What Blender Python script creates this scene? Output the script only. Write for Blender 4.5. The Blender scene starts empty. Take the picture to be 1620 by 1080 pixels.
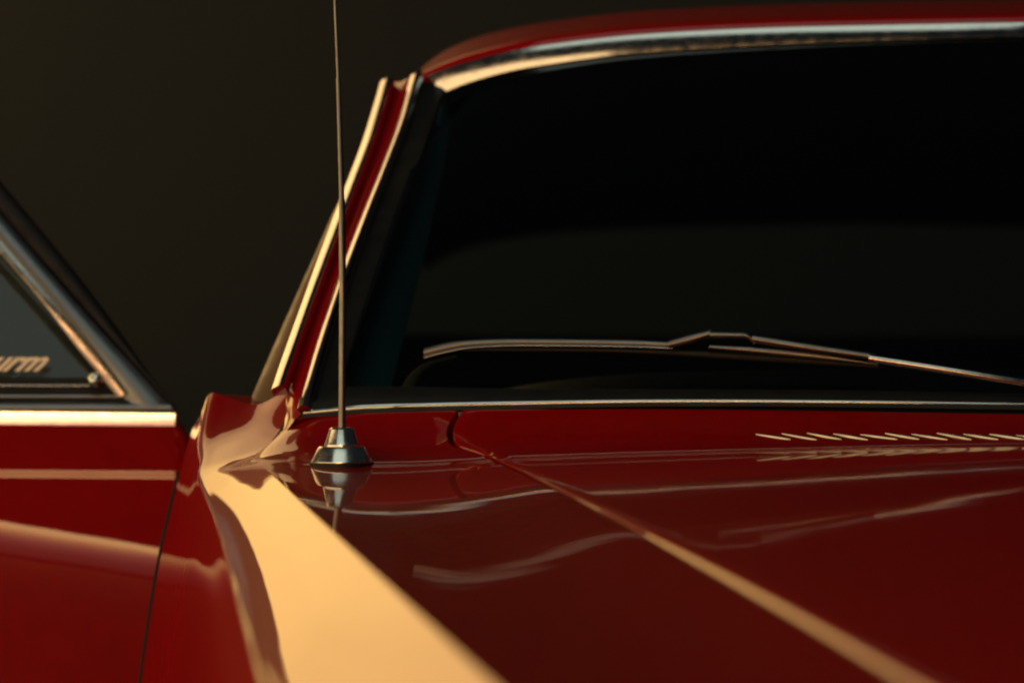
import bpy, math, random
import numpy as np
from mathutils import Vector, Matrix
random.seed(7)
R = math.radians
SC = bpy.context.scene
COL = SC.collection

# ------------------------------------------------------------------ camera
FPX = 6075.0                      # focal length in pixels of a 1620 px wide frame (135 mm on 36 mm)
YAW, PITCH = math.atan(310 / FPX), math.atan(50 / FPX)
CAM = np.array([-0.67, -3.043, 1.031])
FWD = np.array([math.sin(YAW) * math.cos(PITCH), math.cos(YAW) * math.cos(PITCH), -math.sin(PITCH)])
RGT = np.array([math.cos(YAW), -math.sin(YAW), 0.0])
UPV = np.cross(RGT, FWD)
cd = bpy.data.cameras.new('camera')
cam = bpy.data.objects.new('camera', cd)
COL.objects.link(cam)
cam.matrix_world = Matrix((
    (RGT[0], UPV[0], -FWD[0], CAM[0]),
    (RGT[1], UPV[1], -FWD[1], CAM[1]),
    (RGT[2], UPV[2], -FWD[2], CAM[2]),
    (0, 0, 0, 1)))
cd.sensor_width = 36.0
cd.lens = 135.0
cd.clip_start, cd.clip_end = 0.05, 200
cd.dof.use_dof = True
cd.dof.focus_distance = 2.93
cd.dof.aperture_fstop = 5.4
SC.camera = cam

# ------------------------------------------------------------------ world, lamps, exposure
W = bpy.data.worlds.new('World')
SC.world = W
W.use_nodes = True
W.node_tree.nodes['Background'].inputs[0].default_value = (0.62, 0.85, 1.0, 1)
W.node_tree.nodes['Background'].inputs[1].default_value = 0.011

def area(name, loc, target, sx, sy, radiance, col):
    l = bpy.data.lights.new(name, 'AREA')
    l.shape = 'RECTANGLE'
    l.size, l.size_y = sx, sy
    l.color = col
    l.energy = radiance * math.pi * sx * sy
    o = bpy.data.objects.new(name, l)
    COL.objects.link(o)
    o.location = loc
    o.rotation_euler = (Vector(target) - Vector(loc)).to_track_quat('-Z', 'Y').to_euler()
    return o
WARM = (1.0, 0.58, 0.195)
rear = area('sunset_light_rear', (-9.30, 20.0, 8.0), (-9.30, -0.6, 8.0), 13.4, 15.0, 2.6, (1, 1, 1))
area('wall_wash_lamp', (-4.9, 18.6, 5.0), (-3.6, 20.6, 3.6), 2.0, 4.0, 0.9, (1.0, 0.55, 0.24))  # added lamp out of view, gives the wall a warm glow at left
area('sunset_light_side', (-8.75, -4.7, 2.6), (0.0, -4.7, 2.6), 26.0, 4.6, 1.75, (1.0, 0.66, 0.31))
front = area('sunset_light_front', (-2.3, -8.2, 0.83), (-2.3, 0.2, 0.83), 3.6, 1.5, 10.0, (1.0, 1.0, 1.0))
def glow(o, stops, ragged, cloud):
    """gives a lamp the uneven glow of a low evening sky: colour stops from bottom to top, a ragged upper edge, soft cloud"""
    l = o.data; l.use_nodes = True
    N, L = l.node_tree.nodes, l.node_tree.links
    em = N['Emission']
    ge = N.new('ShaderNodeNewGeometry'); sp = N.new('ShaderNodeSeparateXYZ')
    L.new(ge.outputs['Parametric'], sp.inputs[0])
    def noise(scale, detail, y_scale):
        mp = N.new('ShaderNodeMapping'); mp.inputs['Scale'].default_value = (scale, scale * y_scale, 1)
        L.new(ge.outputs['Parametric'], mp.inputs['Vector'])
        t = N.new('ShaderNodeTexNoise'); t.inputs['Scale'].default_value = 1.0; t.inputs['Detail'].default_value = detail
        L.new(mp.outputs['Vector'], t.inputs['Vector'])
        return t
    def math_(op, a, b):
        m = N.new('ShaderNodeMath'); m.operation = op
        for k, q in enumerate((a, b)):
            if isinstance(q, (int, float)): m.inputs[k].default_value = q
            else: L.new(q, m.inputs[k])
        return m.outputs[0]
    t = noise(26, 5, 0.05)
    v = math_('ADD', sp.outputs['Y'], math_('MULTIPLY', math_('SUBTRACT', t.outputs['Fac'], 0.5), ragged))
    r = N.new('ShaderNodeValToRGB')
    while len(r.color_ramp.elements) < len(stops): r.color_ramp.elements.new(0.5)
    for e, (p, c) in zip(r.color_ramp.elements, stops): e.position, e.color = p, (*c, 1)
    L.new(v, r.inputs['Fac']); L.new(r.outputs['Color'], em.inputs['Color'])
    t2 = noise(7, 3, 1.0)
    L.new(math_('ADD', 1.0 - 0.5 * cloud, math_('MULTIPLY', t2.outputs['Fac'], cloud)), em.inputs['Strength'])
glow(front, [(0.0, (0.04, 0.016, 0.014)), (0.22, (0.10, 0.038, 0.030)), (0.40, (0.26, 0.10, 0.070)), (0.55, (0.62, 0.30, 0.12)), (0.68, (1.0, 0.56, 0.21)), (0.875, (1.0, 0.60, 0.25)), (0.895, (0.02, 0.012, 0.008)), (1.0, (0.005, 0.004, 0.003))], 0.11, 0.3)
area('pale_light_overhead', (-1.7, -4.4, 6.3), (-0.6, 0, 1.0), 5.0, 4.6, 0.75, (0.85, 1.0, 0.86))

glow(rear, [(0.0, (1.0, 0.54, 0.15)), (0.25, (1.0, 0.59, 0.18)), (0.6, (0.85, 0.50, 0.20)), (1.0, (0.60, 0.36, 0.17))], 0.1, 0.5)

SC.view_settings.view_transform = 'Standard'
SC.view_settings.look = 'None'
SC.view_settings.exposure = 0.0
SC.view_settings.gamma = 1.0
SC.render.engine = 'CYCLES'
SC.cycles.use_denoising = True
SC.cycles.pixel_filter_type = 'BLACKMAN_HARRIS'
SC.cycles.filter_width = 2.2
SC.cycles.max_bounces = 10
SC.cycles.glossy_bounces = 6
SC.cycles.transparent_max_bounces = 12
SC.cycles.caustics_reflective = False
SC.cycles.sample_clamp_indirect = 4.0

# ------------------------------------------------------------------ helpers: points and curves
def ray(px, py):
    d = FWD * FPX + RGT * (px - 810.0) - UPV * (py - 540.0)
    return d / FPX
def P(px, py, y):
    """the point of the cross plane at lengthwise position y that stands where a sight line meets it"""
    d = ray(px, py)
    return CAM + d * ((y - CAM[1]) / d[1])
def cr(pts, n):
    """Catmull-Rom through pts, n samples in equal steps of chord length"""
    p = np.array(pts, float)
    if len(p) == 2:
        t = np.linspace(0, 1, n)[:, None]
        return p[0] * (1 - t) + p[1] * t
    L = np.concatenate([[0], np.cumsum(np.maximum(np.linalg.norm(np.diff(p, axis=0), axis=1), 1e-9) ** 0.75)])
    m = np.zeros_like(p)
    for i in range(len(p)):
        a, b = max(i - 1, 0), min(i + 1, len(p) - 1)
        m[i] = (p[b] - p[a]) / (L[b] - L[a])
    out = []
    for s in np.linspace(0, L[-1], n):
        i = min(max(int(np.searchsorted(L, s) - 1), 0), len(p) - 2)
        h = L[i + 1] - L[i]
        t = (s - L[i]) / h
        out.append((2*t**3 - 3*t**2 + 1) * p[i] + (t**3 - 2*t**2 + t) * h * m[i] + (-2*t**3 + 3*t**2) * p[i+1] + (t**3 - t**2) * h * m[i+1])
    return np.array(out)
def mesh(name, verts, faces, mat, parent=None, smooth=True, sharp=None):
    me = bpy.data.meshes.new(name)
    me.from_pydata([tuple(map(float, v)) for v in verts], [], faces)
    me.validate()
    me.polygons.foreach_set('use_smooth', [smooth] * len(me.polygons))
    if sharp is not None:
        me.set_sharp_from_angle(angle=R(sharp))
    me.materials.append(mat)
    me.update()
    o = bpy.data.objects.new(name, me)
    COL.objects.link(o)
    if parent is not None:
        o.parent = parent
    return o
def grid(rows, flip=False, base=0, close=False):
    n, m = len(rows), len(rows[0])
    v = [p for r in rows for p in r]
    f = []
    for i in range(n - 1):
        for j in range(m - (0 if close else 1)):
            a, b = base + i * m + j, base + i * m + (j + 1) % m
            c, d = b + m, a + m
            f.append((a, d, c, b) if flip else (a, b, c, d))
    return v, f
def gridobj(name, rows, mat, parent=None, flip=False, smooth=True, solid=0.0, sharp=None):
    v, f = grid(rows, flip)
    o = mesh(name, v, f, mat, parent, smooth, sharp)
    if solid:
        s = o.modifiers.new('thickness', 'SOLIDIFY')
        s.thickness = solid
        s.offset = -1
    return o
def frames(path):
    p = np.array(path, float)
    t = np.gradient(p, axis=0)
    return p, t / np.linalg.norm(t, axis=1)[:, None]
def sweep(name, path, prof, mat, parent=None, up=(0, 0, 1), smooth=True, sharp=35, scale=None):
    """prof: list of (side, up) offsets of a closed outline, carried along the path"""
    p, t = frames(path)
    rows = []
    for i in range(len(p)):
        u = np.array(up, float)
        s = np.cross(t[i], u); s /= np.linalg.norm(s)
        u = np.cross(s, t[i])
        k = 1.0 if scale is None else scale[i]
        rows.append([p[i] + s * a * k + u * b * k for a, b in prof])
    v, f = grid(rows, close=True)
    m = len(prof)
    f.append(tuple(range(m - 1, -1, -1)))
    f.append(tuple(len(v) - m + q for q in range(m)))
    return mesh(name, v, f, mat, parent, smooth, sharp)
def band(name, A, B, bulge, mat, parent=None, n=40, m=7, back=0.006, up=None):
    """a convex strip between two edges A and B, closed behind"""
    a, b = cr(A, n), cr(B, n)
    rows = []
    for i in range(n):
        r = []
        t = a[min(i+1, n-1)] - a[max(i-1, 0)]
        w = b[i] - a[i]
        nn = np.cross(t, w); nn /= np.linalg.norm(nn)
        if np.dot(nn, CAM - a[i]) < 0: nn = -nn
        for j in range(m):
            s = j / (m - 1)
            r.append(a[i] * (1-s) + b[i] * s + nn * bulge * math.sin(math.pi * s) ** 0.7)
        r.append(b[i] - nn * back)
        r.append(a[i] - nn * back)
        rows.append(r)
    v, f = grid(rows, close=True)
    k = m + 2
    f.append(tuple(range(k - 1, -1, -1)))
    f.append(tuple(len(v) - k + q for q in range(k)))
    return mesh(name, v, f, mat, parent, True, 50)
def lathe(name, prof, seg, mat, parent=None, axis='z', smooth=True, sharp=30, at=(0, 0, 0)):
    rows = []
    for r, h in prof:
        row = []
        for k in range(seg):
            a = 2 * math.pi * (k + 0.5) / seg
            c = (r * math.cos(a), r * math.sin(a), h)
            if axis == 'x': c = (h, r * math.cos(a), r * math.sin(a))
            row.append(np.array(c) + np.array(at))
        rows.append(row)
    v, f = grid(rows, close=True)
    return mesh(name, v, f, mat, parent, smooth, sharp)
def mirror(o, name=None, parent=None):
    me = o.data.copy()
    co = np.empty(len(me.vertices) * 3); me.vertices.foreach_get('co', co)
    co[0::3] *= -1; me.vertices.foreach_set('co', co)
    me.flip_normals(); me.update()
    q = o.copy(); q.data = me
    q.name = name or o.name
    COL.objects.link(q)
    q.parent = parent or o.parent
    return q
def empty(name, loc=(0, 0, 0), parent=None):
    o = bpy.data.objects.new(name, None)
    o.empty_display_size = 0.1
    COL.objects.link(o)
    o.location = loc
    if parent is not None: o.parent = parent
    return o

# ------------------------------------------------------------------ materials
def nodes(name):
    m = bpy.data.materials.new(name); m.use_nodes = True
    return m, m.node_tree.nodes, m.node_tree.links, m.node_tree.nodes['Principled BSDF']
def plain(name, col, rough, metal=0.0, spec=0.5, coat=0.0, noise=0.0, nscale=40, bump=0.0, bscale=60):
    m, N, L, b = nodes(name)
    b.inputs['Base Color'].default_value = (*col, 1)
    b.inputs['Roughness'].default_value = rough
    b.inputs['Metallic'].default_value = metal
    b.inputs['Specular IOR Level'].default_value = spec
    b.inputs['Coat Weight'].default_value = coat
    tc = N.new('ShaderNodeTexCoord')
    if noise:
        t = N.new('ShaderNodeTexNoise'); t.inputs['Scale'].default_value = nscale; t.inputs['Detail'].default_value = 6
        L.new(tc.outputs['Object'], t.inputs['Vector'])
        mx = N.new('ShaderNodeMapRange')
        mx.inputs['From Min'].default_value, mx.inputs['From Max'].default_value = 0.3, 0.7
        mx.inputs['To Min'].default_value, mx.inputs['To Max'].default_value = max(rough - noise, 0), rough + noise
        L.new(t.outputs['Fac'], mx.inputs['Value']); L.new(mx.outputs['Result'], b.inputs['Roughness'])
    if bump:
        t = N.new('ShaderNodeTexNoise'); t.inputs['Scale'].default_value = bscale; t.inputs['Detail'].default_value = 2
        L.new(tc.outputs['Object'], t.inputs['Vector'])
        bp = N.new('ShaderNodeBump'); bp.inputs['Strength'].default_value = 1.0; bp.inputs['Distance'].default_value = bump
        L.new(t.outputs['Fac'], bp.inputs['Height']); L.new(bp.outputs['Normal'], b.inputs['Normal'])
    return m
def paint(name, r0, r1, coat):
    m, N, L, b = nodes(name)
    b.inputs['Roughness'].default_value = 0.5
    b.inputs['Specular IOR Level'].default_value = 0.05
    b.inputs['Coat Weight'].default_value = coat
    b.inputs['Coat IOR'].default_value = 1.65
    tc = N.new('ShaderNodeTexCoord')
    t = N.new('ShaderNodeTexNoise'); t.inputs['Scale'].default_value = 55; t.inputs['Detail'].default_value = 8
    L.new(tc.outputs['Object'], t.inputs['Vector'])
    r = N.new('ShaderNodeValToRGB')
    r.color_ramp.elements[0].position, r.color_ramp.elements[1].position = 0.35, 0.7
    r.color_ramp.elements[0].color = (0.34, 0.0003, 0.0002, 1)
    r.color_ramp.elements[1].color = (0.38, 0.0005, 0.0003, 1)
    L.new(t.outputs['Fac'], r.inputs['Fac'])
    vo = N.new('ShaderNodeTexVoronoi'); vo.inputs['Scale'].default_value = 210
    L.new(tc.outputs['Object'], vo.inputs['Vector'])
    vm = N.new('ShaderNodeMapRange')
    vm.inputs['From Min'].default_value, vm.inputs['From Max'].default_value = 0.10, 0.20
    vm.inputs['To Min'].default_value, vm.inputs['To Max'].default_value = 0.12, 0.0
    L.new(vo.outputs['Distance'], vm.inputs['Value'])
    t3 = N.new('ShaderNodeTexNoise'); t3.inputs['Scale'].default_value = 12; t3.inputs['Detail'].default_value = 10; t3.inputs['Roughness'].default_value = 0.7
    L.new(tc.outputs['Object'], t3.inputs['Vector'])
    v3 = N.new('ShaderNodeMapRange')
    v3.inputs['From Min'].default_value, v3.inputs['From Max'].default_value = 0.48, 0.72
    L.new(t3.outputs['Fac'], v3.inputs['Value'])
    mu = N.new('ShaderNodeMath'); mu.operation = 'MULTIPLY'
    L.new(vm.outputs['Result'], mu.inputs[0]); L.new(v3.outputs['Result'], mu.inputs[1])
    mc = N.new('ShaderNodeMix'); mc.data_type = 'RGBA'
    L.new(mu.outputs[0], mc.inputs['Factor']); L.new(r.outputs['Color'], mc.inputs['A'])
    mc.inputs['B'].default_value = (0.34, 0.12, 0.08, 1)
    L.new(mc.outputs['Result'], b.inputs['Base Color'])
    mr = N.new('ShaderNodeMapRange')
    mr.inputs['From Min'].default_value, mr.inputs['From Max'].default_value = 0.35, 0.75
    mr.inputs['To Min'].default_value, mr.inputs['To Max'].default_value = r0, r1
    L.new(t.outputs['Fac'], mr.inputs['Value']); L.new(mr.outputs['Result'], b.inputs['Coat Roughness'])
    t2 = N.new('ShaderNodeTexNoise'); t2.inputs['Scale'].default_value = 9; t2.inputs['Detail'].default_value = 1.0
    L.new(tc.outputs['Object'], t2.inputs['Vector'])
    bp = N.new('ShaderNodeBump'); bp.inputs['Distance'].default_value = 0.00024; bp.inputs['Strength'].default_value = 1.0
    L.new(t2.outputs['Fac'], bp.inputs['Height'])
    L.new(bp.outputs['Normal'], b.inputs['Coat Normal'])
    return m
def glass(name, tint, ior=1.5):
    m, N, L, b = nodes(name)
    N.remove(b)
    tr = N.new('ShaderNodeBsdfTransparent'); tr.inputs[0].default_value = (*tint, 1)
    gl = N.new('ShaderNodeBsdfGlossy'); gl.inputs['Roughness'].default_value = 0.01; gl.inputs[0].default_value = (1, 1, 1, 1)
    fr = N.new('ShaderNodeFresnel'); fr.inputs[0].default_value = ior
    mx = N.new('ShaderNodeMixShader')
    L.new(fr.outputs[0], mx.inputs[0]); L.new(tr.outputs[0], mx.inputs[1]); L.new(gl.outputs[0], mx.inputs[2])
    L.new(mx.outputs[0], N['Material Output'].inputs[0])
    return m
RED = paint('red_lacquer', 0.006, 0.03, 0.62)
DUSTY = paint('dusty_red_lacquer', 0.018, 0.06, 0.46)
CHROME = plain('bright_trim', (0.64, 0.62, 0.59), 0.12, 1.0, noise=0.04, nscale=120, bump=0.0001, bscale=40)
STEEL = plain('brushed_steel', (0.46, 0.44, 0.42), 0.26, 1.0, noise=0.08, nscale=90)
AGED = plain('aged_chrome', (0.78, 0.76, 0.70), 0.24, 1.0, noise=0.06, nscale=90)
WIPER = plain('dull_wiper_steel', (0.24, 0.23, 0.22), 0.36, 1.0, noise=0.08, nscale=90)
FRAME = plain('dull_anodised_frame', (0.30, 0.32, 0.34), 0.42, 1.0, noise=0.06, nscale=200)
RUBBER = plain('black_rubber', (0.010, 0.010, 0.010), 0.55, 0.0, 0.4, noise=0.1, nscale=60)
JAMB = plain('brown_weatherstrip', (0.22, 0.135, 0.065), 0.42, 0.0, 0.6, noise=0.08, nscale=80)
TEAL = plain('teal_vinyl', (0.12, 0.36, 0.40), 0.5, 0.0, 0.4, noise=0.1, nscale=150, bump=0.0003, bscale=400)
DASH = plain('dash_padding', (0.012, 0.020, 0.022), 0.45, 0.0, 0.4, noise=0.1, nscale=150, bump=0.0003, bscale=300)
TAN = plain('tan_vinyl', (0.22, 0.16, 0.07), 0.5, noise=0.1)
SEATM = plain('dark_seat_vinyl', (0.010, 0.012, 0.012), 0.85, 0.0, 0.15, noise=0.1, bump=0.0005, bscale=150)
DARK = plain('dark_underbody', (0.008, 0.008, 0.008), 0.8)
TYRE = plain('tyre_rubber', (0.015, 0.015, 0.015), 0.8, bump=0.001, bscale=80)
LETTER = plain('cream_foil_lettering', (0.95, 0.90, 0.78), 0.5, 0.9)
SCREEN = glass('windscreen_glass', (0.41, 0.48, 0.48))
VENTG = glass('door_glass', (0.70, 0.80, 0.74))
WALLM = plain('dark_plaster', (0.095, 0.116, 0.125), 0.9, 0.0, 0.2, noise=0.05, nscale=3, bump=0.01, bscale=4)
GROUNDM = plain('pale_concrete', (0.20, 0.19, 0.185), 0.8, 0.0, 0.4, noise=0.15, nscale=8, bump=0.004, bscale=90)

# ------------------------------------------------------------------ setting
g = mesh('ground', [(-60, -60, 0), (60, -60, 0), (60, 60, 0), (-60, 60, 0)], [(0, 1, 2, 3)], GROUNDM, smooth=False)
g['kind'] = 'structure'
wv = [(x_, y_, z_) for y_ in (20.6, 21.0) for x_, z_ in ((-30, 0), (30, 0), (30, 20), (-30, 20))]
w = mesh('wall', wv, [(0, 1, 2, 3), (5, 4, 7, 6), (3, 2, 6, 7), (1, 5, 6, 2), (4, 0, 3, 7)], WALLM, smooth=False)
w['label'] = 'plain dark brown wall behind the red car'
w['category'] = 'wall'

# ------------------------------------------------------------------ the car
car = empty('car', (0, 0, 0))
car['label'] = 'glossy red classic car with chrome trim and its passenger door open'
car['category'] = 'car'

# --- windscreen base line and header line as functions of x (half widths from the passenger side to the centre)
def solve(px, py, yfun):
    y = 0.0
    for _ in range(30):
        p = P(px, py, y)
        y = yfun(p[0])
    return P(px, py, y)
def line(pts, yfun, n=60, xend=0.0):
    q = np.array([solve(a, b, yfun) for a, b in pts])
    x0 = q[0, 0]
    last = q[-1].copy()
    sl = (q[-1, 2] - q[-2, 2]) / (q[-1, 0] - q[-2, 0])
    c = np.array([xend, yfun(xend), last[2] + 0.5 * sl * (xend - last[0])])
    return cr(np.vstack([q, c]), n)
YB = lambda x: -0.10 * (1 - (x / 0.68) ** 2)
def YH(off=0.0): return lambda x: 0.37 + off - 0.10 * (1 - (x / 0.57) ** 2)
base_top = line([(484, 648), (560, 641), (640, 638), (800, 634.5), (1000, 631.5), (1200, 631.5), (1400, 633.5), (1620, 637)], YB)
base_bot = line([(478, 656), (560, 648.5), (640, 645), (800, 641), (1000, 637), (1200, 636.5), (1400, 638.5), (1620, 642)], lambda x: YB(x) - 0.0007)
gask_top = line([(536, 611), (640, 611), (800, 614), (1000, 615), (1200, 616), (1400, 618), (1620, 622)], lambda x: YB(x) + 0.02)
head_top = line([(676, 121), (700, 111), (740, 98), (800, 83), (860, 72), (1000, 56), (1200, 45), (1400, 40), (1620, 36)], YH(0.0023))
head_bot = line([(700, 147), (740, 131), (800, 114), (860, 103), (1000, 85), (1200, 72), (1400, 64), (1620, 58)], YH())
roof_lo = line([(668, 120), (700, 108), (740, 95), (800, 80), (860, 68.5), (1000, 52), (1200, 41), (1400, 36), (1620, 32)], YH(0.008))
roof_hi = line([(664, 112), (690, 90), (730, 69), (780, 53), (860, 37), (1000, 20), (1200, 10), (1400, 5), (1620, 2)], YH(0.22))
def full(h):
    m = h[:-1].copy()[::-1]; m[:, 0] *= -1
    return np.vstack([h, m])
ws = empty('windscreen', (0, 0, 0), car)
def wband(name, a, b, bulge, mat, parent, back=0.006):
    return band(name, full(a), full(b), bulge, mat, parent, n=121, back=back)
wband('lower_moulding', base_top, base_bot, 0.0005, CHROME, ws)
wband('cowl_seal', base_bot + np.array([0, -0.0004, 0.0001]), base_bot + np.array([0, -0.0012, -0.0030]), 0.0004, RUBBER, ws)
wband('lower_gasket', gask_top, base_top + np.array([0, 0.002, 0.0006]), 0.002, RUBBER, ws)
wband('header_moulding', head_top, head_bot, 0.0006, CHROME, ws)
# side gasket and side mouldings
mould = [(482, 652, -0.001), (489, 625, 0.012), (508, 560, 0.05), (530, 490, 0.095), (556, 415, 0.14), (585, 338, 0.20), (615, 262, 0.26), (640, 195, 0.31), (660, 127, 0.36)]
mouldc = cr([P(*a) for a in mould], 50)
moulds = mouldc + np.array([-0.001, -0.003, 0.003])
gin = [(538, 611, 0.022), (560, 545, 0.06), (590, 460, 0.11), (620, 372, 0.165), (650, 290, 0.22), (676, 215, 0.28), (700, 143, 0.36)]
ginc = cr([P(*a) for a in gin], 50)
prof8 = lambda w, h: [(w * math.cos(a), h * math.sin(a)) for a in [2 * math.pi * k / 12 for k in range(12)]]
MPROF = lambda w, d: [(w, -d), (w, 0.1 * d), (0.72 * w, 0.75 * d), (0.35 * w, 0.95 * d), (-0.75 * w, 0.45 * d), (-w, 0.1 * d), (-w, -d)]
sm = sweep('side_moulding', moulds, MPROF(0.0050, 0.0045), CHROME, ws, up=(0, 0.3, 1))
mirror(sm)
sg = band('side_gasket', mouldc + np.array([0.003, 0.004, 0]), ginc, 0.002, RUBBER, ws, n=50)
mirror(sg)
# glass
lo, hi = cr(gask_top[::2], 40), cr(head_bot, 40)
rows = []
lo_full, hi_full = full(lo), full(hi)
for k in range(24):
    t = k / 23
    bow = 0.014 * math.sin(math.pi * t)
    r = lo_full * (1 - t) + hi_full * t
    r = r + np.array([0, -bow, bow])
    rows.append(r + np.array([0, 0.003, 0]))
gridobj('glass', rows, SCREEN, ws)

# --- roof
rr = []
for off, k in ((0, 0), (0.5, 0.62), (1.0, 1.0)):
    rr.append(roof_lo * (1 - k) + roof_hi * k if off in (0, 1.0) else roof_lo * (1 - k) + roof_hi * k + np.array([0, -0.03, 0]))
t4 = roof_hi + np.array([0, 0.35, -0.002]); t5 = roof_hi * np.array([0.97, 1, 1]) + np.array([0, 0.85, -0.03]); t6 = roof_hi * np.array([0.93, 1, 1]) + np.array([0, 1.25, -0.165])
ctrl = [full(a) for a in (rr[0], rr[1], rr[2], t4, t5, t6)]
ctrl = [ctrl[0] + np.array([0, 0.012, -0.012])] + ctrl
rows = np.transpose(np.array([cr([c[i] for c in ctrl], 40) for i in range(len(ctrl[0]))]), (1, 0, 2))
gridobj('roof', rows, RED, car, solid=0.0)
rows_roof = rows[3:]

# --- pillars
MY = lambda py: float(np.interp(py, [m[1] for m in mould][::-1], [m[2] for m in mould][::-1]))
drip = [(a, b, MY(b) + 0.012) for a, b in ((441, 617), (455, 575), (478, 510), (505, 435), (532, 362), (560, 288), (585, 222), (603, 165), (613, 130))]
dripc = cr([P(*a) for a in drip], 50)
ap = empty('front_pillar', (0, 0, 0), car)
mtop = [P(665, 113, 0.371)]; dtop = [P(632, 136, 0.385)]
rows = []
mc2 = np.vstack([[P(455, 684, -0.004)], [P(468, 667, -0.003)], mouldc[:1], mouldc])
dc2 = np.vstack([[P(436, 680, 0.035)], [P(440, 655, 0.062)], [P(443, 634, 0.07)], dripc])
mc2 = np.vstack([mc2[:2], mc2[3:], mtop]); dc2 = np.vstack([dc2[:2], dc2[3:], dtop])
for i in range(53):
    a, b = mc2[i] + np.array([-0.002, 0.002, 0]), dc2[i] + np.array([0.006, 0.004, 0])
    rows.append([a, a * .75 + b * .25 + np.array([0, -.002, .001]), a * .5 + b * .5 + np.array([0, -.002, .001]), a * .4 + b * .6 + np.array([0, 0.003, 0]), b + np.array([0, 0.003, 0]), b + np.array([0.004, 0.06, 0])])
ps = gridobj('pillar_skin', rows, RED, ap)
ds = sweep('drip_moulding', dripc, MPROF(0.0062, 0.0055), CHROME, ap, up=(0, 0.3, 1))
jb = [(393, 640, 0.13), (430, 555, 0.18), (470, 465, 0.23), (505, 388, 0.28), (535, 322, 0.33), (585, 232, 0.40), (612, 170, 0.45)]
jbb = [(436, 640, 0.115), (462, 570, 0.15), (490, 490, 0.20), (515, 420, 0.25), (540, 350, 0.30), (592, 225, 0.36), (615, 168, 0.42)]
jm = band('weatherstrip', [P(*a) for a in jb], [P(*a) for a in jbb], 0.003, JAMB, ap, n=40)
tl = [(520, 640, 0.10), (560, 520, 0.16), (604, 380, 0.25), (642, 260, 0.33), (680, 150, 0.42)]
tr_ = [(612, 640, 0.13), (642, 520, 0.20), (677, 380, 0.28), (703, 260, 0.36), (722, 150, 0.44)]
it = band('inner_trim', [P(*a) for a in tl], [P(*a) for a in tr_], 0.006, TEAL, ap, n=30)
ap2 = empty('front_pillar', (0, 0, 0), car)
for o in (ps, ds, jm, it): mirror(o, parent=ap2)

# --- hood and fender: top height, rising to the windscreen
K0, K1 = P(400, 722, -0.03), P(780, 1080, -1.43)
S0, S1 = P(785, 727, -0.13), P(1440, 1080, -1.46)
def lin(a, b, y):
    t = (y - a[1]) / (b[1] - a[1])
    return a + (b - a) * t
bx, by, bz = base_bot[:, 0], base_bot[:, 1], base_bot[:, 2]
def yb(x):
    return float(np.interp(-abs(x), bx, by))
def H(x, y):
    x = -abs(x)
    k, s = lin(K0, K1, y), lin(S0, S1, y)
    t = (x - k[0]) / (s[0] - k[0])
    if t < 1: z = k[2] + (s[2] - k[2]) * t - 0.004 * math.sin(math.pi * min(max(t, 0), 1))
    else:
        u = (x - s[0]) / (-s[0]); z = s[2] + 0.016 * math.sin(u * math.pi / 2)
    d = yb(x) - y
    zt = float(np.interp(x, bx, bz)) - 0.002
    q = max(0.0, 1 - max(d, 0) / 0.12)
    return z + (zt - z) * (q ** 2.0)
def hit(px, py):
    d = ray(px, py)
    lo_, hi_ = 1.0, 3.3
    prev = None
    for s in np.linspace(1.0, 3.25, 900):
        p = CAM + d * s / d[1]
        if p[1] > yb(p[0]): break
        if p[2] <= H(p[0], p[1]):
            return np.array([p[0], p[1], H(p[0], p[1])])
    p[1] = yb(p[0])
    return np.array([p[0], p[1] , H(p[0], p[1])])
seam_px = [(728, 649), (719, 660), (712, 676), (711, 692), (720, 705), (748, 715), (785, 729), (870, 770), (960, 816), (1073, 876), (1250, 975), (1432, 1083)]
seam = np.array([hit(*a) for a in seam_px])
sd = (seam[-1] - seam[-3]) / np.linalg.norm(seam[-1] - seam[-3])
seam = np.vstack([seam, seam[-1] + sd * 0.15, seam[-1] + sd * 0.3])
seamc = cr(seam, 90)
_, seamt = frames(seamc)
seamn = np.stack([seamt[:, 1], -seamt[:, 0]], 1)
seamn = seamn / np.linalg.norm(seamn, axis=1)[:, None]
seamn *= np.sign(seamn[:, :1] + 1e-9) * 1.0            # towards the centre of the car
for i in range(len(seamn)):
    if np.dot(seamn[i], np.array([0.0, seamc[i, 1] - 0.15 if i < 10 else seamc[i, 1]]) - seamc[i, :2]) < 0: seamn[i] *= -1
def col_hood(i, off, drop):
    kf = float(np.interp(-seamc[i, 1], [0.10, 0.16, 0.32, 0.65, 1.45], [0.22, 0.26, 0.38, 0.60, 0.95])) if drop < 0.029 else 1.0
    off = 0.0025 + (off - 0.0025) * kf * 0.65; drop *= kf
    x, y = seamc[i, :2] + seamn[i] * off
    return np.array([x, y, H(x, min(y, yb(x) - 0.001)) - drop])
hood = empty('hood', (0, 0, 0), car)
rows = []
NH = 44
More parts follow.
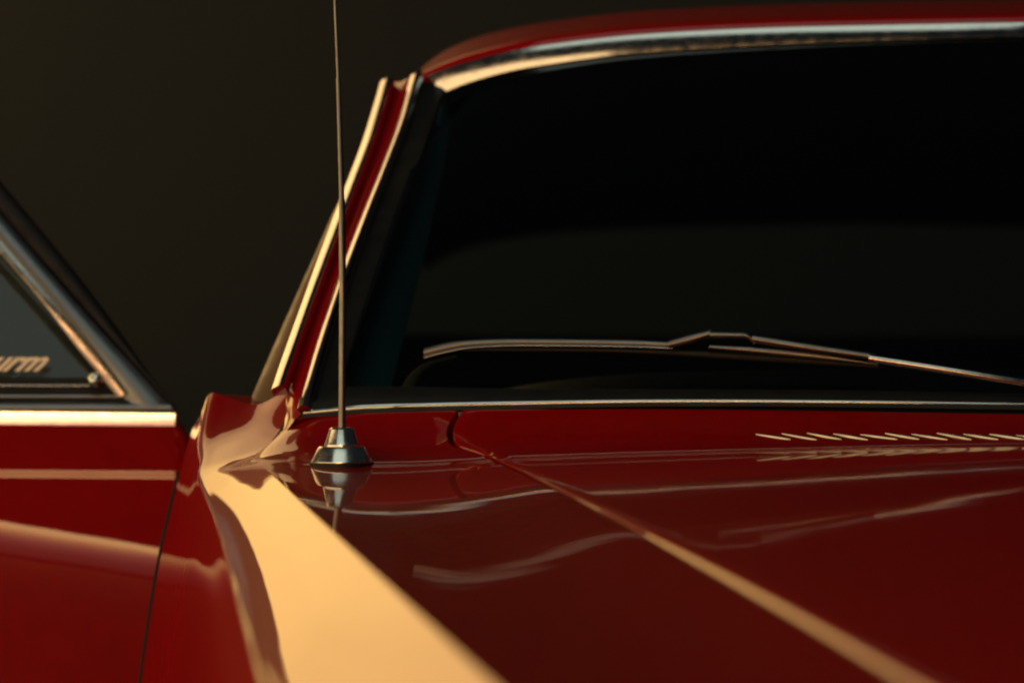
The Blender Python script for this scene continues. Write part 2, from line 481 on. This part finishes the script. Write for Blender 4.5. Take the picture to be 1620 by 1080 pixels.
for i in range(90):
    r = [col_hood(i, 0.0025, 0.030), col_hood(i, 0.0025, 0.0165), col_hood(i, 0.0035, 0.0115), col_hood(i, 0.0051, 0.0045), col_hood(i, 0.0070, 0.0012), col_hood(i, 0.0110, 0.0)]
    x0, y0 = r[-1][:2]
    yc = y0 if i > 14 else None
    # the row ends on the centre line
    ycent = yb(0) - 0.012 + (seamc[i, 1] - seamc[0, 1]) * 1.0 if i < 60 else y0
    w_ = min(1.0, max(0.0, (i - 30) / 30.0)); ycent = ycent * (1 - w_) + y0 * w_
    ycent = min(ycent, yb(0) - 0.008)
    for k in range(1, NH + 1):
        t = k / NH
        x = x0 * (1 - t)
        curve = (yb(x) - yb(x0)) / (yb(0) - yb(x0))
        y = y0 + (ycent - y0) * (curve * (1 - w_) + t * w_)
        r.append(np.array([x, y, H(x, min(y, yb(x) - 0.001))]))
    r2 = [p * np.array([-1, 1, 1]) for p in r[:-1]][::-1]
    rows.append(r + r2)
hp = gridobj('hood_panel', rows, DUSTY, hood, flip=True, sharp=60)
hp.data.materials.append(RED)                      # the rolled edge, in the glossier lacquer to brighten its highlight
nq = len(rows[0]) - 1
for i, f_ in enumerate(hp.data.polygons):
    if i % nq < 5 or i % nq > nq - 6: f_.material_index = 1
# dark channel under the hood gap
ch = []
for i in range(90):
    x, y = seamc[i, :2]
    ch.append(np.array([x, y, H(x, min(y, yb(x) - 0.001)) - 0.022]))
o = sweep('hood_channel', ch, [(-0.016, -0.004), (0.016, -0.004), (0.016, 0.0), (-0.016, 0.0)], DARK, hood); mirror(o)

# fender top (between hood gap and peak), then outer side
Kr = [(400, 722, -0.03), (425, 702, 0.0), (447, 680, 0.018), (468, 662, 0.006)]
NR = 90
ff = empty('front_fender', (0, 0, 0), car)
# peak polyline from rear to front
peak_rear = np.array([P(*a) for a in Kr])[::-1]
peak = np.vstack([peak_rear, [lin(K0, K1, y) for y in (-0.12, -0.3, -0.6, -0.9, -1.2, -1.43, -1.75)]])
peakc = cr(peak, 120)
edge = []
for i in range(90):
    x, y = seamc[i, :2] - seamn[i] * 0.0015
    edge.append(np.array([x, y, H(x, min(y, yb(x) - 0.001))]))
edge = np.array(edge)
# rear boundary along the windscreen moulding, from the hood corner to the pillar
rearb = np.array([b for b in base_bot if b[0] <= edge[0][0] - 0.002])[::-1]
rearb = np.vstack([[edge[0]], rearb + np.array([0, -0.002, -0.002]), [peakc[0]]])
inner = np.vstack([edge])                                    # rear -> front
rows = []
NT = 26
rearc = cr(rearb, NT + 1)
for i in range(90):
    s = i / 89
    e = edge[i]
    pk_i = s ** 1.0 * 119
    # match the peak point by lengthwise position, blending at the rear
    yy = e[1]
    k = peakc[int(np.argmin(np.abs(peakc[:, 1] - yy) + (peakc[:, 1] > 0) * 0.0))] if yy < -0.16 else None
    if k is None:
        # rear part: walk the peak evenly from its rear end to y = -0.16
        i0 = int(np.argmin(np.abs(edge[:, 1] + 0.16)))
        j0 = int(np.argmin(np.abs(peakc[:, 1] + 0.16)))
        k = peakc[int(round(j0 * i / max(i0, 1)))]
        wr = max(0.0, 1 - i / max(i0, 1))
    else:
        wr = 0.0
        k = lin(K0, K1, yy)
    row = []
    for j in range(NT + 1):
        t = j / NT
        st = e * (1 - t) + k * t
        if wr > 0:
            rb = rearc[j] - (rearc[0] * (1 - t) + rearc[-1] * t)
            st = st + rb * wr ** 1.5
            if t > 0:
                hz = H(st[0], min(st[1], yb(st[0]) - 0.001))
                wz = math.sin(math.pi * min(t, 0.999)) * 1.0
                tt = min(1.0, (1 - t) / 0.25)
                st[2] = hz * tt + st[2] * (1 - tt)
        else:
            st[2] = H(st[0], st[1]) if j < NT else k[2]
        row.append(st)
    lip = [row[0] + np.array([0, 0, -0.03]), row[0] + np.array([0, 0, -0.004])]
    row[0] = row[0] + (row[1] - row[0]) * 0.12
    rows.append(lip + row)
gridobj('fender_top', rows, RED, ff, sharp=60)
# outer side
dzt = ([-1.75, -1.4, -1.04, -0.74, -0.345, -0.15, -0.03], [0.049, 0.044, 0.0365, 0.0335, 0.027, 0.0205, 0.0125])
dxt = ([-1.75, -1.4, -1.04, -0.74, -0.345, -0.03], [0.085, 0.082, 0.073, 0.062, 0.048, 0.043])
def side_row(y):
    k = lin(K0, K1, y)
    f = k + np.array([-float(np.interp(y, *dxt)), 0, -float(np.interp(y, *dzt))])
    m_ = k * .5 + f * .5 + np.array([-0.0006, 0, 0.0008])
    c4 = f + np.array([-0.003, 0, -0.016]); c5 = f + np.array([-0.011, 0, -0.050]); c6 = f + np.array([-0.021, 0, -0.12])
    c7 = f + np.array([-0.028, 0, -0.20]); c8 = f + np.array([-0.028, 0, -0.30]); c9 = f + np.array([-0.010, 0, -0.50])
    return [k, m_, f, c4, c5, c6, c7, c8, c9]
srows = [side_row(y) for y in (-1.75, -1.4, -1.1, -0.85, -0.65, -0.45, -0.3, -0.18, -0.09, -0.035)]
def pr(lst): return [P(*a) for a in lst]
EPX = ([690, 780, 830, 960, 1080, 1200, 1400, 2000], [303, 279, 264, 240, 222, 213, 210, 216])
ref = side_row(-0.18)
erow = []
for q in ref[4:]:
    py = 490 + (1.031 - q[2]) * FPX / (0.115 - CAM[1])
    erow.append(P(float(np.interp(py, *EPX)), py, 0.115))
def lower(y_):
    t = (y_ + 0.18) / 0.295
    return [a * (1 - t) + b * t for a, b in zip(ref[4:], erow)]
srows[-2][4:] = lower(-0.09); srows[-1][4:] = lower(-0.035)
srows.append(pr([(425, 702, 0.0), (372, 708, 0.012), (319, 727, 0.012), (303, 765, 0.026)]) + lower(0.02))
srows.append(pr([(449, 668, 0.035), (390, 677, 0.06), (318, 690, 0.075), (293, 750, 0.105)]) + lower(0.07))
srows.append(pr([(462, 615, 0.075), (405, 640, 0.10), (333, 622, 0.135), (300, 692, 0.17)]) + lower(0.115))
nc = len(srows[0])
colsr = [cr([r[j] for r in srows], 110) for j in range(nc)]
rows = []
for i in range(110):
    q = [c[i] for c in colsr]
    wf = min(1.0, max(0.0, (-q[0][1] - 0.02) / 0.12))
    m0 = q[0] + (q[1] - q[0]) * (0.3 - 0.18 * wf); m1 = q[2] + (q[1] - q[2]) * (0.4 - 0.31 * wf); m2 = q[2] + (q[3] - q[2]) * (0.4 - 0.2 * wf)
    r = cr([q[0], m0, q[1], m1, q[2], m2] + q[3:], 110)
    rows.append(list(r))
gridobj('fender_side', rows, RED, ff, flip=True)
# return flange at the door gap and at the top
fl = [[p, p + np.array([0.004, 0.004, -0.001]), p + np.array([0.05, 0.012, -0.004])] for p in rows[-1]]
gridobj('door_flange', fl, RED, ff)
sweep('door_gap_shade', [p + np.array([-0.001, 0.014, 0]) for p in rows[-1][36:]], prof8(0.0019, 0.0019), DARK, ff, up=(0, 1, 0))  # dark strip added to stand for the shade in the door gap
ff2 = empty('front_fender', (0, 0, 0), car)
for o in [c for c in ff.children]: mirror(o, parent=ff2)

# --- louvres in the rear of the hood
nl = 0
px = 1196
while True:
    dj = random.uniform(-1.2, 1.2)
    a, b = hit(px + dj, 687.5 + dj), hit(px + 56 + 3 * dj, 696)
    if (a[0] + b[0]) / 2 > -0.004: break
    pth = [a + (b - a) * t + np.array([0, 0, 0.0004]) for t in (0, 0.15, 0.5, 0.85, 1)]
    jit = 1 + 0.25 * random.uniform(-1, 1)
    o = sweep('louver', pth, [(-0.0012, -0.004), (0.0012, -0.004), (0.0009, 0.0003 * jit), (-0.0009, 0.0009 * jit)], STEEL, hood, scale=[0.15, random.uniform(.5, .9), random.uniform(1.4, 2.0), random.uniform(1.0, 1.6), 0.15])
    mirror(o)
    px += 41
    nl += 1

# --- door, swung open
YD = 0.30
door = empty('door', (0, 0, 0), car)
def D(px, py, dy=0.0): return P(px, py, YD + dy + 0.22 * max(0.0, 652 - py) / 1800)
pys = np.concatenate([np.arange(672, 1120, 1.25), np.linspace(1120, 1700, 30)])
def door_offsets(px):
    c = 862 + 0.17 * (min(max(px, -250), 300) - 122)
    nz = np.interp(pys, [672, 742.5, 745, 755, 757.5, c - 32, c, c + 60, c + 160, c + 300, 1700], [0.10, 0.10, 0.02, 0.02, 0.10, 0.10, 0.03, -0.040, -0.16, -0.14, 0.10])
    off = -np.concatenate([[0], np.cumsum((nz[1:] + nz[:-1]) / 2 * np.diff(pys))]) * 0.00055
    return off
rows = []
xs_ = np.concatenate([np.linspace(-1900, -300, 14), np.linspace(-250, 1, 14)[:-1]])
for i, py in enumerate(pys):
    rows.append([])
for t in np.concatenate([np.linspace(0, 0.7, 12), np.linspace(0.72, 1, 28)]):
    offs = None
    for i, py in enumerate(pys):
        xr = np.interp(py, [672, 690, 720, 1700], [279, 292, 298, 298])
        px = -1900 + (xr + 1900) * t
        if offs is None: offs = door_offsets(px)
        rows[i].append(D(px, py + 0.008 * (px - 140), offs[i]))
for r in rows:
    r.append(r[-1] + np.array([0.003, 0.006, 0])); r.append(r[-1] + np.array([-0.002, 0.05, 0]))
gridobj('door_skin', rows, RED, door)
band('belt_moulding', [D(-1900, 642), D(-400, 649), D(0, 651), D(277, 654)], [D(-1900, 665), D(-400, 671), D(0, 672.5), D(276, 674)], 0.00008, CHROME, door, n=40, back=0.02)
# window frame: grey diagonal post with black rubber outside, bright bead inside
fo = [(-560, -330), (0, 338), (140, 500), (278, 652)]
fi = [(-640, -330), (0, 398 - 8), (105, 515), (205, 640)]
rub = [(-520, -330), (0, 285), (150, 470), (296, 676)]
band('window_post', [D(a, b, 0.004) for a, b in fo], [D(a, b, 0.004) for a, b in fi], 0.004, FRAME, door, n=30, back=0.02)
band('rubber_seal', [D(a, b, 0.012) for a, b in rub], [D(a, b, 0.010) for a, b in fo], 0.004, RUBBER, door, n=30, back=0.012)
band('inner_bead', [D(a, b, -0.22 * min(625 - b, 125) / 1800) for a, b in [(-60, 310), (84, 478), (138, 544), (202, 622)]], [D(a, b, -0.22 * min(625 - b, 125) / 1800) for a, b in [(-75, 312), (71, 482), (123, 551), (186, 628)]], 0.0004, STEEL, door, n=24, back=0.004)
def hbar(name, y0, y1, x1, dy, mat, bulge=0.003, x0=-1900):
    return band(name, [D(x0, y0, dy), D(-400, y0, dy), D(x1, y0 + 1, dy)], [D(x0, y1, dy), D(-400, y1, dy), D(x1 + 6, y1 + 1, dy)], bulge, mat, door, n=20, back=0.008)
hbar('window_sill', 636, 652, 268, 0.003, FRAME)
hbar('sill_seal', 631, 637, 206, 0.004, RUBBER, 0.001)
hbar('glass_channel', 622, 631, 192, 0.006, FRAME, 0.002)
hbar('glass_seal', 613, 623, 190, 0.008, RUBBER, 0.002)
hbar('lower_rail', 606, 613, 150, 0.010, STEEL, 0.002)
hbar('rail_seal', 596, 607, 160, 0.011, RUBBER, 0.002)
lathe('pivot_stud', [(0.0001, 0.012), (0.005, 0.010), (0.007, 0.004), (0.007, 0.0)], 16, CHROME, door, at=(0, 0, 0)).matrix_local = Matrix.Translation(Vector(D(152, 602, 0.0))) @ Matrix.Rotation(R(90), 4, 'X')
gp = [(-1850, -330), (-640, -330), (0, 385), (110, 515), (200, 628), (-1850, 628)]
mesh('window_glass', [D(a, b, 0.012 + 0.12 * max(0, 628 - b) / 1800) for a, b in gp], [tuple(range(len(gp)))], VENTG, door, smooth=False)
# lettering on the glass, cropped by the picture's edge
cu = bpy.data.curves.new('lettering', 'FONT'); cu.body = 'murm'; cu.size = 0.0245; cu.shear = 0.9; cu.extrude = 0.0004; cu.align_x = 'RIGHT'; cu.offset = 0.0006
to = bpy.data.objects.new('tmp', cu); COL.objects.link(to)
bpy.context.view_layer.update()
lm = bpy.data.meshes.new_from_object(to.evaluated_get(bpy.context.evaluated_depsgraph_get()))
bpy.data.objects.remove(to); bpy.data.curves.remove(cu)
lm.materials.clear(); lm.materials.append(LETTER)
lo_ = bpy.data.objects.new('glass_lettering', lm); COL.objects.link(lo_); lo_.parent = door
lo_.matrix_local = Matrix.Translation(Vector(D(62, 586, 0.004))) @ Matrix.Rotation(R(90), 4, 'X') @ Matrix.Diagonal((1.15, 1, 1, 1))

# --- wiper on the passenger side
wp = empty('wiper', (0, 0, 0), car)
def Wp(px, py, off=0.0):
    return solve(px, py, lambda x: YB(x) + 0.018 + off)
band('blade_bow', [Wp(671, 550), Wp(690, 545), Wp(715, 540), Wp(745, 537), Wp(800, 535), Wp(900, 535.5), Wp(1000, 537), Wp(1066, 540)],
     [Wp(671, 566), Wp(690, 561), Wp(715, 555), Wp(745, 550), Wp(800, 547), Wp(900, 547), Wp(1000, 548.5), Wp(1064, 551)], 0.002, WIPER, wp, n=60, back=0.004)
band('blade_edge', [Wp(671, 564, -.002), Wp(690, 559, -.002), Wp(715, 553.5, -.002), Wp(745, 549, -.002), Wp(800, 546, -.002), Wp(900, 546, -.002), Wp(1000, 547.5, -.002), Wp(1064, 550, -.002)],
     [Wp(671, 567, -.002), Wp(690, 562, -.002), Wp(715, 556, -.002), Wp(745, 551, -.002), Wp(800, 548, -.002), Wp(900, 548, -.002), Wp(1000, 549.5, -.002), Wp(1064, 552, -.002)], 0.0005, CHROME, wp, n=60, back=0.002)
band('blade_rubber', [Wp(735, 551, .002), Wp(800, 549, .002), Wp(1000, 551, .002), Wp(1200, 560, .002), Wp(1390, 575, .002)],
     [Wp(735, 556, .002), Wp(800, 556, .002), Wp(1000, 559, .002), Wp(1200, 571, .002), Wp(1390, 583, .002)], 0.001, RUBBER, wp, n=50, back=0.004)
band('clip', [Wp(1058, 538, -.004), Wp(1090, 529, -.005), Wp(1124, 521, -.006)], [Wp(1058, 551, -.004), Wp(1090, 544, -.005), Wp(1124, 533, -.006)], 0.002, WIPER, wp, n=16, back=0.006)
band('clip_cap', [Wp(1122, 524, -.006), Wp(1160, 525, -.006), Wp(1184, 527, -.006), Wp(1197, 540, -.005)], [Wp(1124, 535, -.006), Wp(1160, 535, -.006), Wp(1182, 536, -.006), Wp(1192, 545, -.005)], 0.002, WIPER, wp, n=20, back=0.006)
band('bridge', [Wp(1124, 545, -.003), Wp(1200, 549, -.003), Wp(1300, 558, -.003), Wp(1388, 574, -.003)], [Wp(1119, 552, -.003), Wp(1200, 560, -.003), Wp(1300, 570, -.003), Wp(1388, 578, -.003)], 0.0015, WIPER, wp, n=30, back=0.005)
band('arm_spring_cover', [Wp(1190, 529, -.006), Wp(1280, 543, -.008), Wp(1385, 559, -.010)], [Wp(1190, 542, -.006), Wp(1280, 556, -.008), Wp(1385, 570, -.010)], 0.002, WIPER, wp, n=30, back=0.006)
armp = cr([Wp(1374, 566, -.012), Wp(1500, 585.5, -.014), Wp(1625, 606, -.016), Wp(1760, 628, -.018), Wp(1800, 640, -.012)], 40)
sweep('arm', armp, prof8(0.003, 0.0032), CHROME, wp)
pv = armp[-1]
lathe('pivot_cap', [(0.014, -0.03), (0.014, -0.004), (0.011, 0.004), (0.0001, 0.007)], 20, STEEL, wp, at=tuple(pv))

# --- antenna
ab = hit(541, 733)
an = empty('antenna', tuple(ab), car)
lathe('base_nut', [(0.0236, -0.002), (0.0236, 0.0018), (0.0228, 0.0034), (0.0188, 0.0115), (0.0172, 0.0132), (0.0001, 0.0135)], 24, AGED, an, sharp=22)
lathe('rubber_pad', [(0.0252, -0.003), (0.0252, 0.0006), (0.0240, 0.0012), (0.0001, 0.0013)], 28, RUBBER, an)
lathe('collar', [(0.0134, 0.0130), (0.0134, 0.0148), (0.0126, 0.0165), (0.0096, 0.0262), (0.0084, 0.0276), (0.0001, 0.0281)], 24, AGED, an, sharp=22)
top = P(529, -30, ab[1] + 0.02) - ab
b0 = np.array([0, 0, 0.0270])
mp = [b0 + (top - b0) * t for t in (0, 0.30, 0.505, 0.51, 0.78, 0.785, 1.0)]
mp = [b0 + (top - b0) * t + np.array([0.003, 0, 0]) * math.sin(math.pi * min(t, 1.0)) for t in (0, 0.30, 0.505, 0.51, 0.78, 0.785, 1.0, 1.9)]
sweep('mast', mp, prof8(0.0030, 0.0030), WIPER, an, up=(0, 1, 0), scale=[0.95, 0.88, 0.82, 0.66, 0.58, 0.44, 0.38, 0.30])

# --- cabin
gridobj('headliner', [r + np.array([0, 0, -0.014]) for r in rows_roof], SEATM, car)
db = []
for x in np.linspace(-0.60, 0.60, 50):
    e = 1 - abs(x / 0.60) ** 6
    y0 = YB(x) + 0.09
    db.append([np.array([x, y0, 0.93]), np.array([x, y0 + 0.03, 0.935 + 0.022 * e]), np.array([x, y0 + 0.12, 0.935 + 0.040 * e]), np.array([x, y0 + 0.20, 0.935 + 0.044 * e]), np.array([x, y0 + 0.25, 0.93 + 0.02 * e]), np.array([x, y0 + 0.26, 0.70])])
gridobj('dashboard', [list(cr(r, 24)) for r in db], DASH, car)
band('dash_end_strip', [P(633, 616, 0.06), P(648, 592, 0.07), P(675, 573, 0.08), P(720, 562, 0.09)], [P(652, 616, 0.06), P(664, 596, 0.07), P(684, 580, 0.08), P(722, 568, 0.09)], 0.002, TAN, car, n=24)  # narrow tan strip curving up along the dash end
def seat(cx):
    s = empty('seat', (cx, 0.9, 0.25), car)
    for nm, zs, y0, dy, hw, hd in (('backrest', (0.18, 0.28, 0.45, 0.58, 0.645, 0.67), 0.25, 0.10, 0.27, 0.06), ('cushion', (-0.02, 0.02, 0.12, 0.18, 0.20), -0.05, 0.0, 0.27, 0.26)):
        rows = []
        for q, z in enumerate(zs):
            k = 1.0 if 0 < q < len(zs) - 1 else 0.75
            rows.append([np.array([hw * k * np.sign(math.cos(a)) * abs(math.cos(a)) ** 0.5, y0 + dy * (z - zs[0]) / 0.6 + hd * k * np.sign(math.sin(a)) * abs(math.sin(a)) ** 0.5, z]) for a in [2 * math.pi * i / 32 for i in range(32)]])
        v, f = grid(rows, close=True); f.append(tuple(range(len(v) - 32, len(v))))
        mesh(nm, v, f, SEATM, s)
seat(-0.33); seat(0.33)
mr = empty('interior_mirror', tuple(P(1640, 305, 0.33)), car)
rows = [[np.array([x, d, h]) for d, h in ((-0.012, 0), (-0.008, 0.02), (0.006, 0.026), (0.006, -0.026), (-0.008, -0.02))] for x in (-0.001, 0.01, 0.19, 0.2)]
rows[0] = [p * np.array([1, .4, .5]) for p in rows[0]]; rows[-1] = [p * np.array([1, .4, .5]) for p in rows[-1]]
v, f = grid(rows, close=True); f += [(4, 3, 2, 1, 0), (15, 16, 17, 18, 19)]
mesh('mirror_shell', v, f, STEEL, mr)

# --- the rest of the body: closed driver door, quarters, nose, floor, wheels
def shell(name, ys, sec, parent=car, mat=RED):
    rows = [[np.array(p) for p in cr([(x_, y_, z_) for x_, y_, z_ in sec(y_)], 24)] for y_ in ys]
    return gridobj(name, rows, mat, parent)
sec = lambda x0: (lambda y_: [(x0 * 0.94, y_, 0.945), (x0 * 0.985, y_, 0.88), (x0 * 1.03, y_, 0.72), (x0 * 1.05, y_, 0.5), (x0, y_, 0.26)])
shell('driver_door', np.linspace(0.11, 1.2, 8), sec(0.80))
q1 = shell('rear_quarter', np.linspace(1.21, 2.9, 12), lambda y_: [((0.67 - 0.06 * max(0, y_ - 1.6)), y_, 0.94), (0.74, y_, 0.89), (0.80, y_, 0.72), (0.82, y_, 0.5), (0.78, y_, 0.26)])
mirror(q1)
gridobj('rear_deck', [[np.array([x_, y_, 0.957 + 0.02 * (1 - (x_ / 0.72) ** 2)]) for x_ in np.linspace(-0.70, 0.70, 12)] for y_ in np.linspace(1.9, 2.9, 6)], RED, car)
mesh('tail_panel', [(-0.8, 2.9, 0.3), (0.8, 2.9, 0.3), (0.66, 2.9, 0.955), (-0.66, 2.9, 0.955)], [(0, 1, 2, 3)], RED, car, smooth=False)
rp = []
for r in rows_roof[-14:]:
    top_, q = np.array(r[0]), []
    foot = np.array([-0.655, 1.35 + (top_[1] - 1.2) * 1.6, 0.945])
    for t in np.linspace(0, 1, 8): q.append(top_ * (1 - t) + foot * t + np.array([-0.03 * math.sin(math.pi * t), 0, 0]))
    rp.append(q)
bp_ = gridobj('rear_pillar', rp, RED, car); mirror(bp_)
rb_ = [[np.array([x_, 1.60 + dy, z_]) for dy, z_ in cr([(0.0, 0.45), (0.06, 0.80), (0.09, 0.97), (0.13, 1.0), (0.20, 0.98), (0.24, 0.90)], 16)] for x_ in np.linspace(-0.62, 0.62, 20)]
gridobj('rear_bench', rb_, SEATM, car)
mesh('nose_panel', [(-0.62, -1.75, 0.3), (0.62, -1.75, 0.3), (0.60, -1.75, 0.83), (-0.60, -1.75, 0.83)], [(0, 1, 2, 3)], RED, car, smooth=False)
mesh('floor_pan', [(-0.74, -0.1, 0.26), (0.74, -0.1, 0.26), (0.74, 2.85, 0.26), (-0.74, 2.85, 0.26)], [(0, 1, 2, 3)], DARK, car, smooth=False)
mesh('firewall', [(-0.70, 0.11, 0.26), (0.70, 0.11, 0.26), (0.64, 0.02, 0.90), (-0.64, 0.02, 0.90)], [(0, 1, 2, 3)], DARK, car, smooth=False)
for wx in (-1, 1):
    for wy in (-1.05, 2.1):
        wh = empty('wheel', (wx * 0.60 if wy < 0 else wx * 0.68, wy, 0.31), car)
        lathe('tyre', [(0.19, -0.08), (0.27, -0.085), (0.305, -0.07), (0.31, -0.03), (0.31, 0.03), (0.305, 0.07), (0.27, 0.085), (0.19, 0.08)], 40, TYRE, wh, axis='x')
        lathe('rim', [(0.0001, wx * 0.05), (0.05, wx * 0.05), (0.07, wx * 0.02), (0.15, wx * 0.03), (0.185, wx * 0.06), (0.195, wx * 0.075)], 40, CHROME, wh, axis='x')
print('louvers', nl)
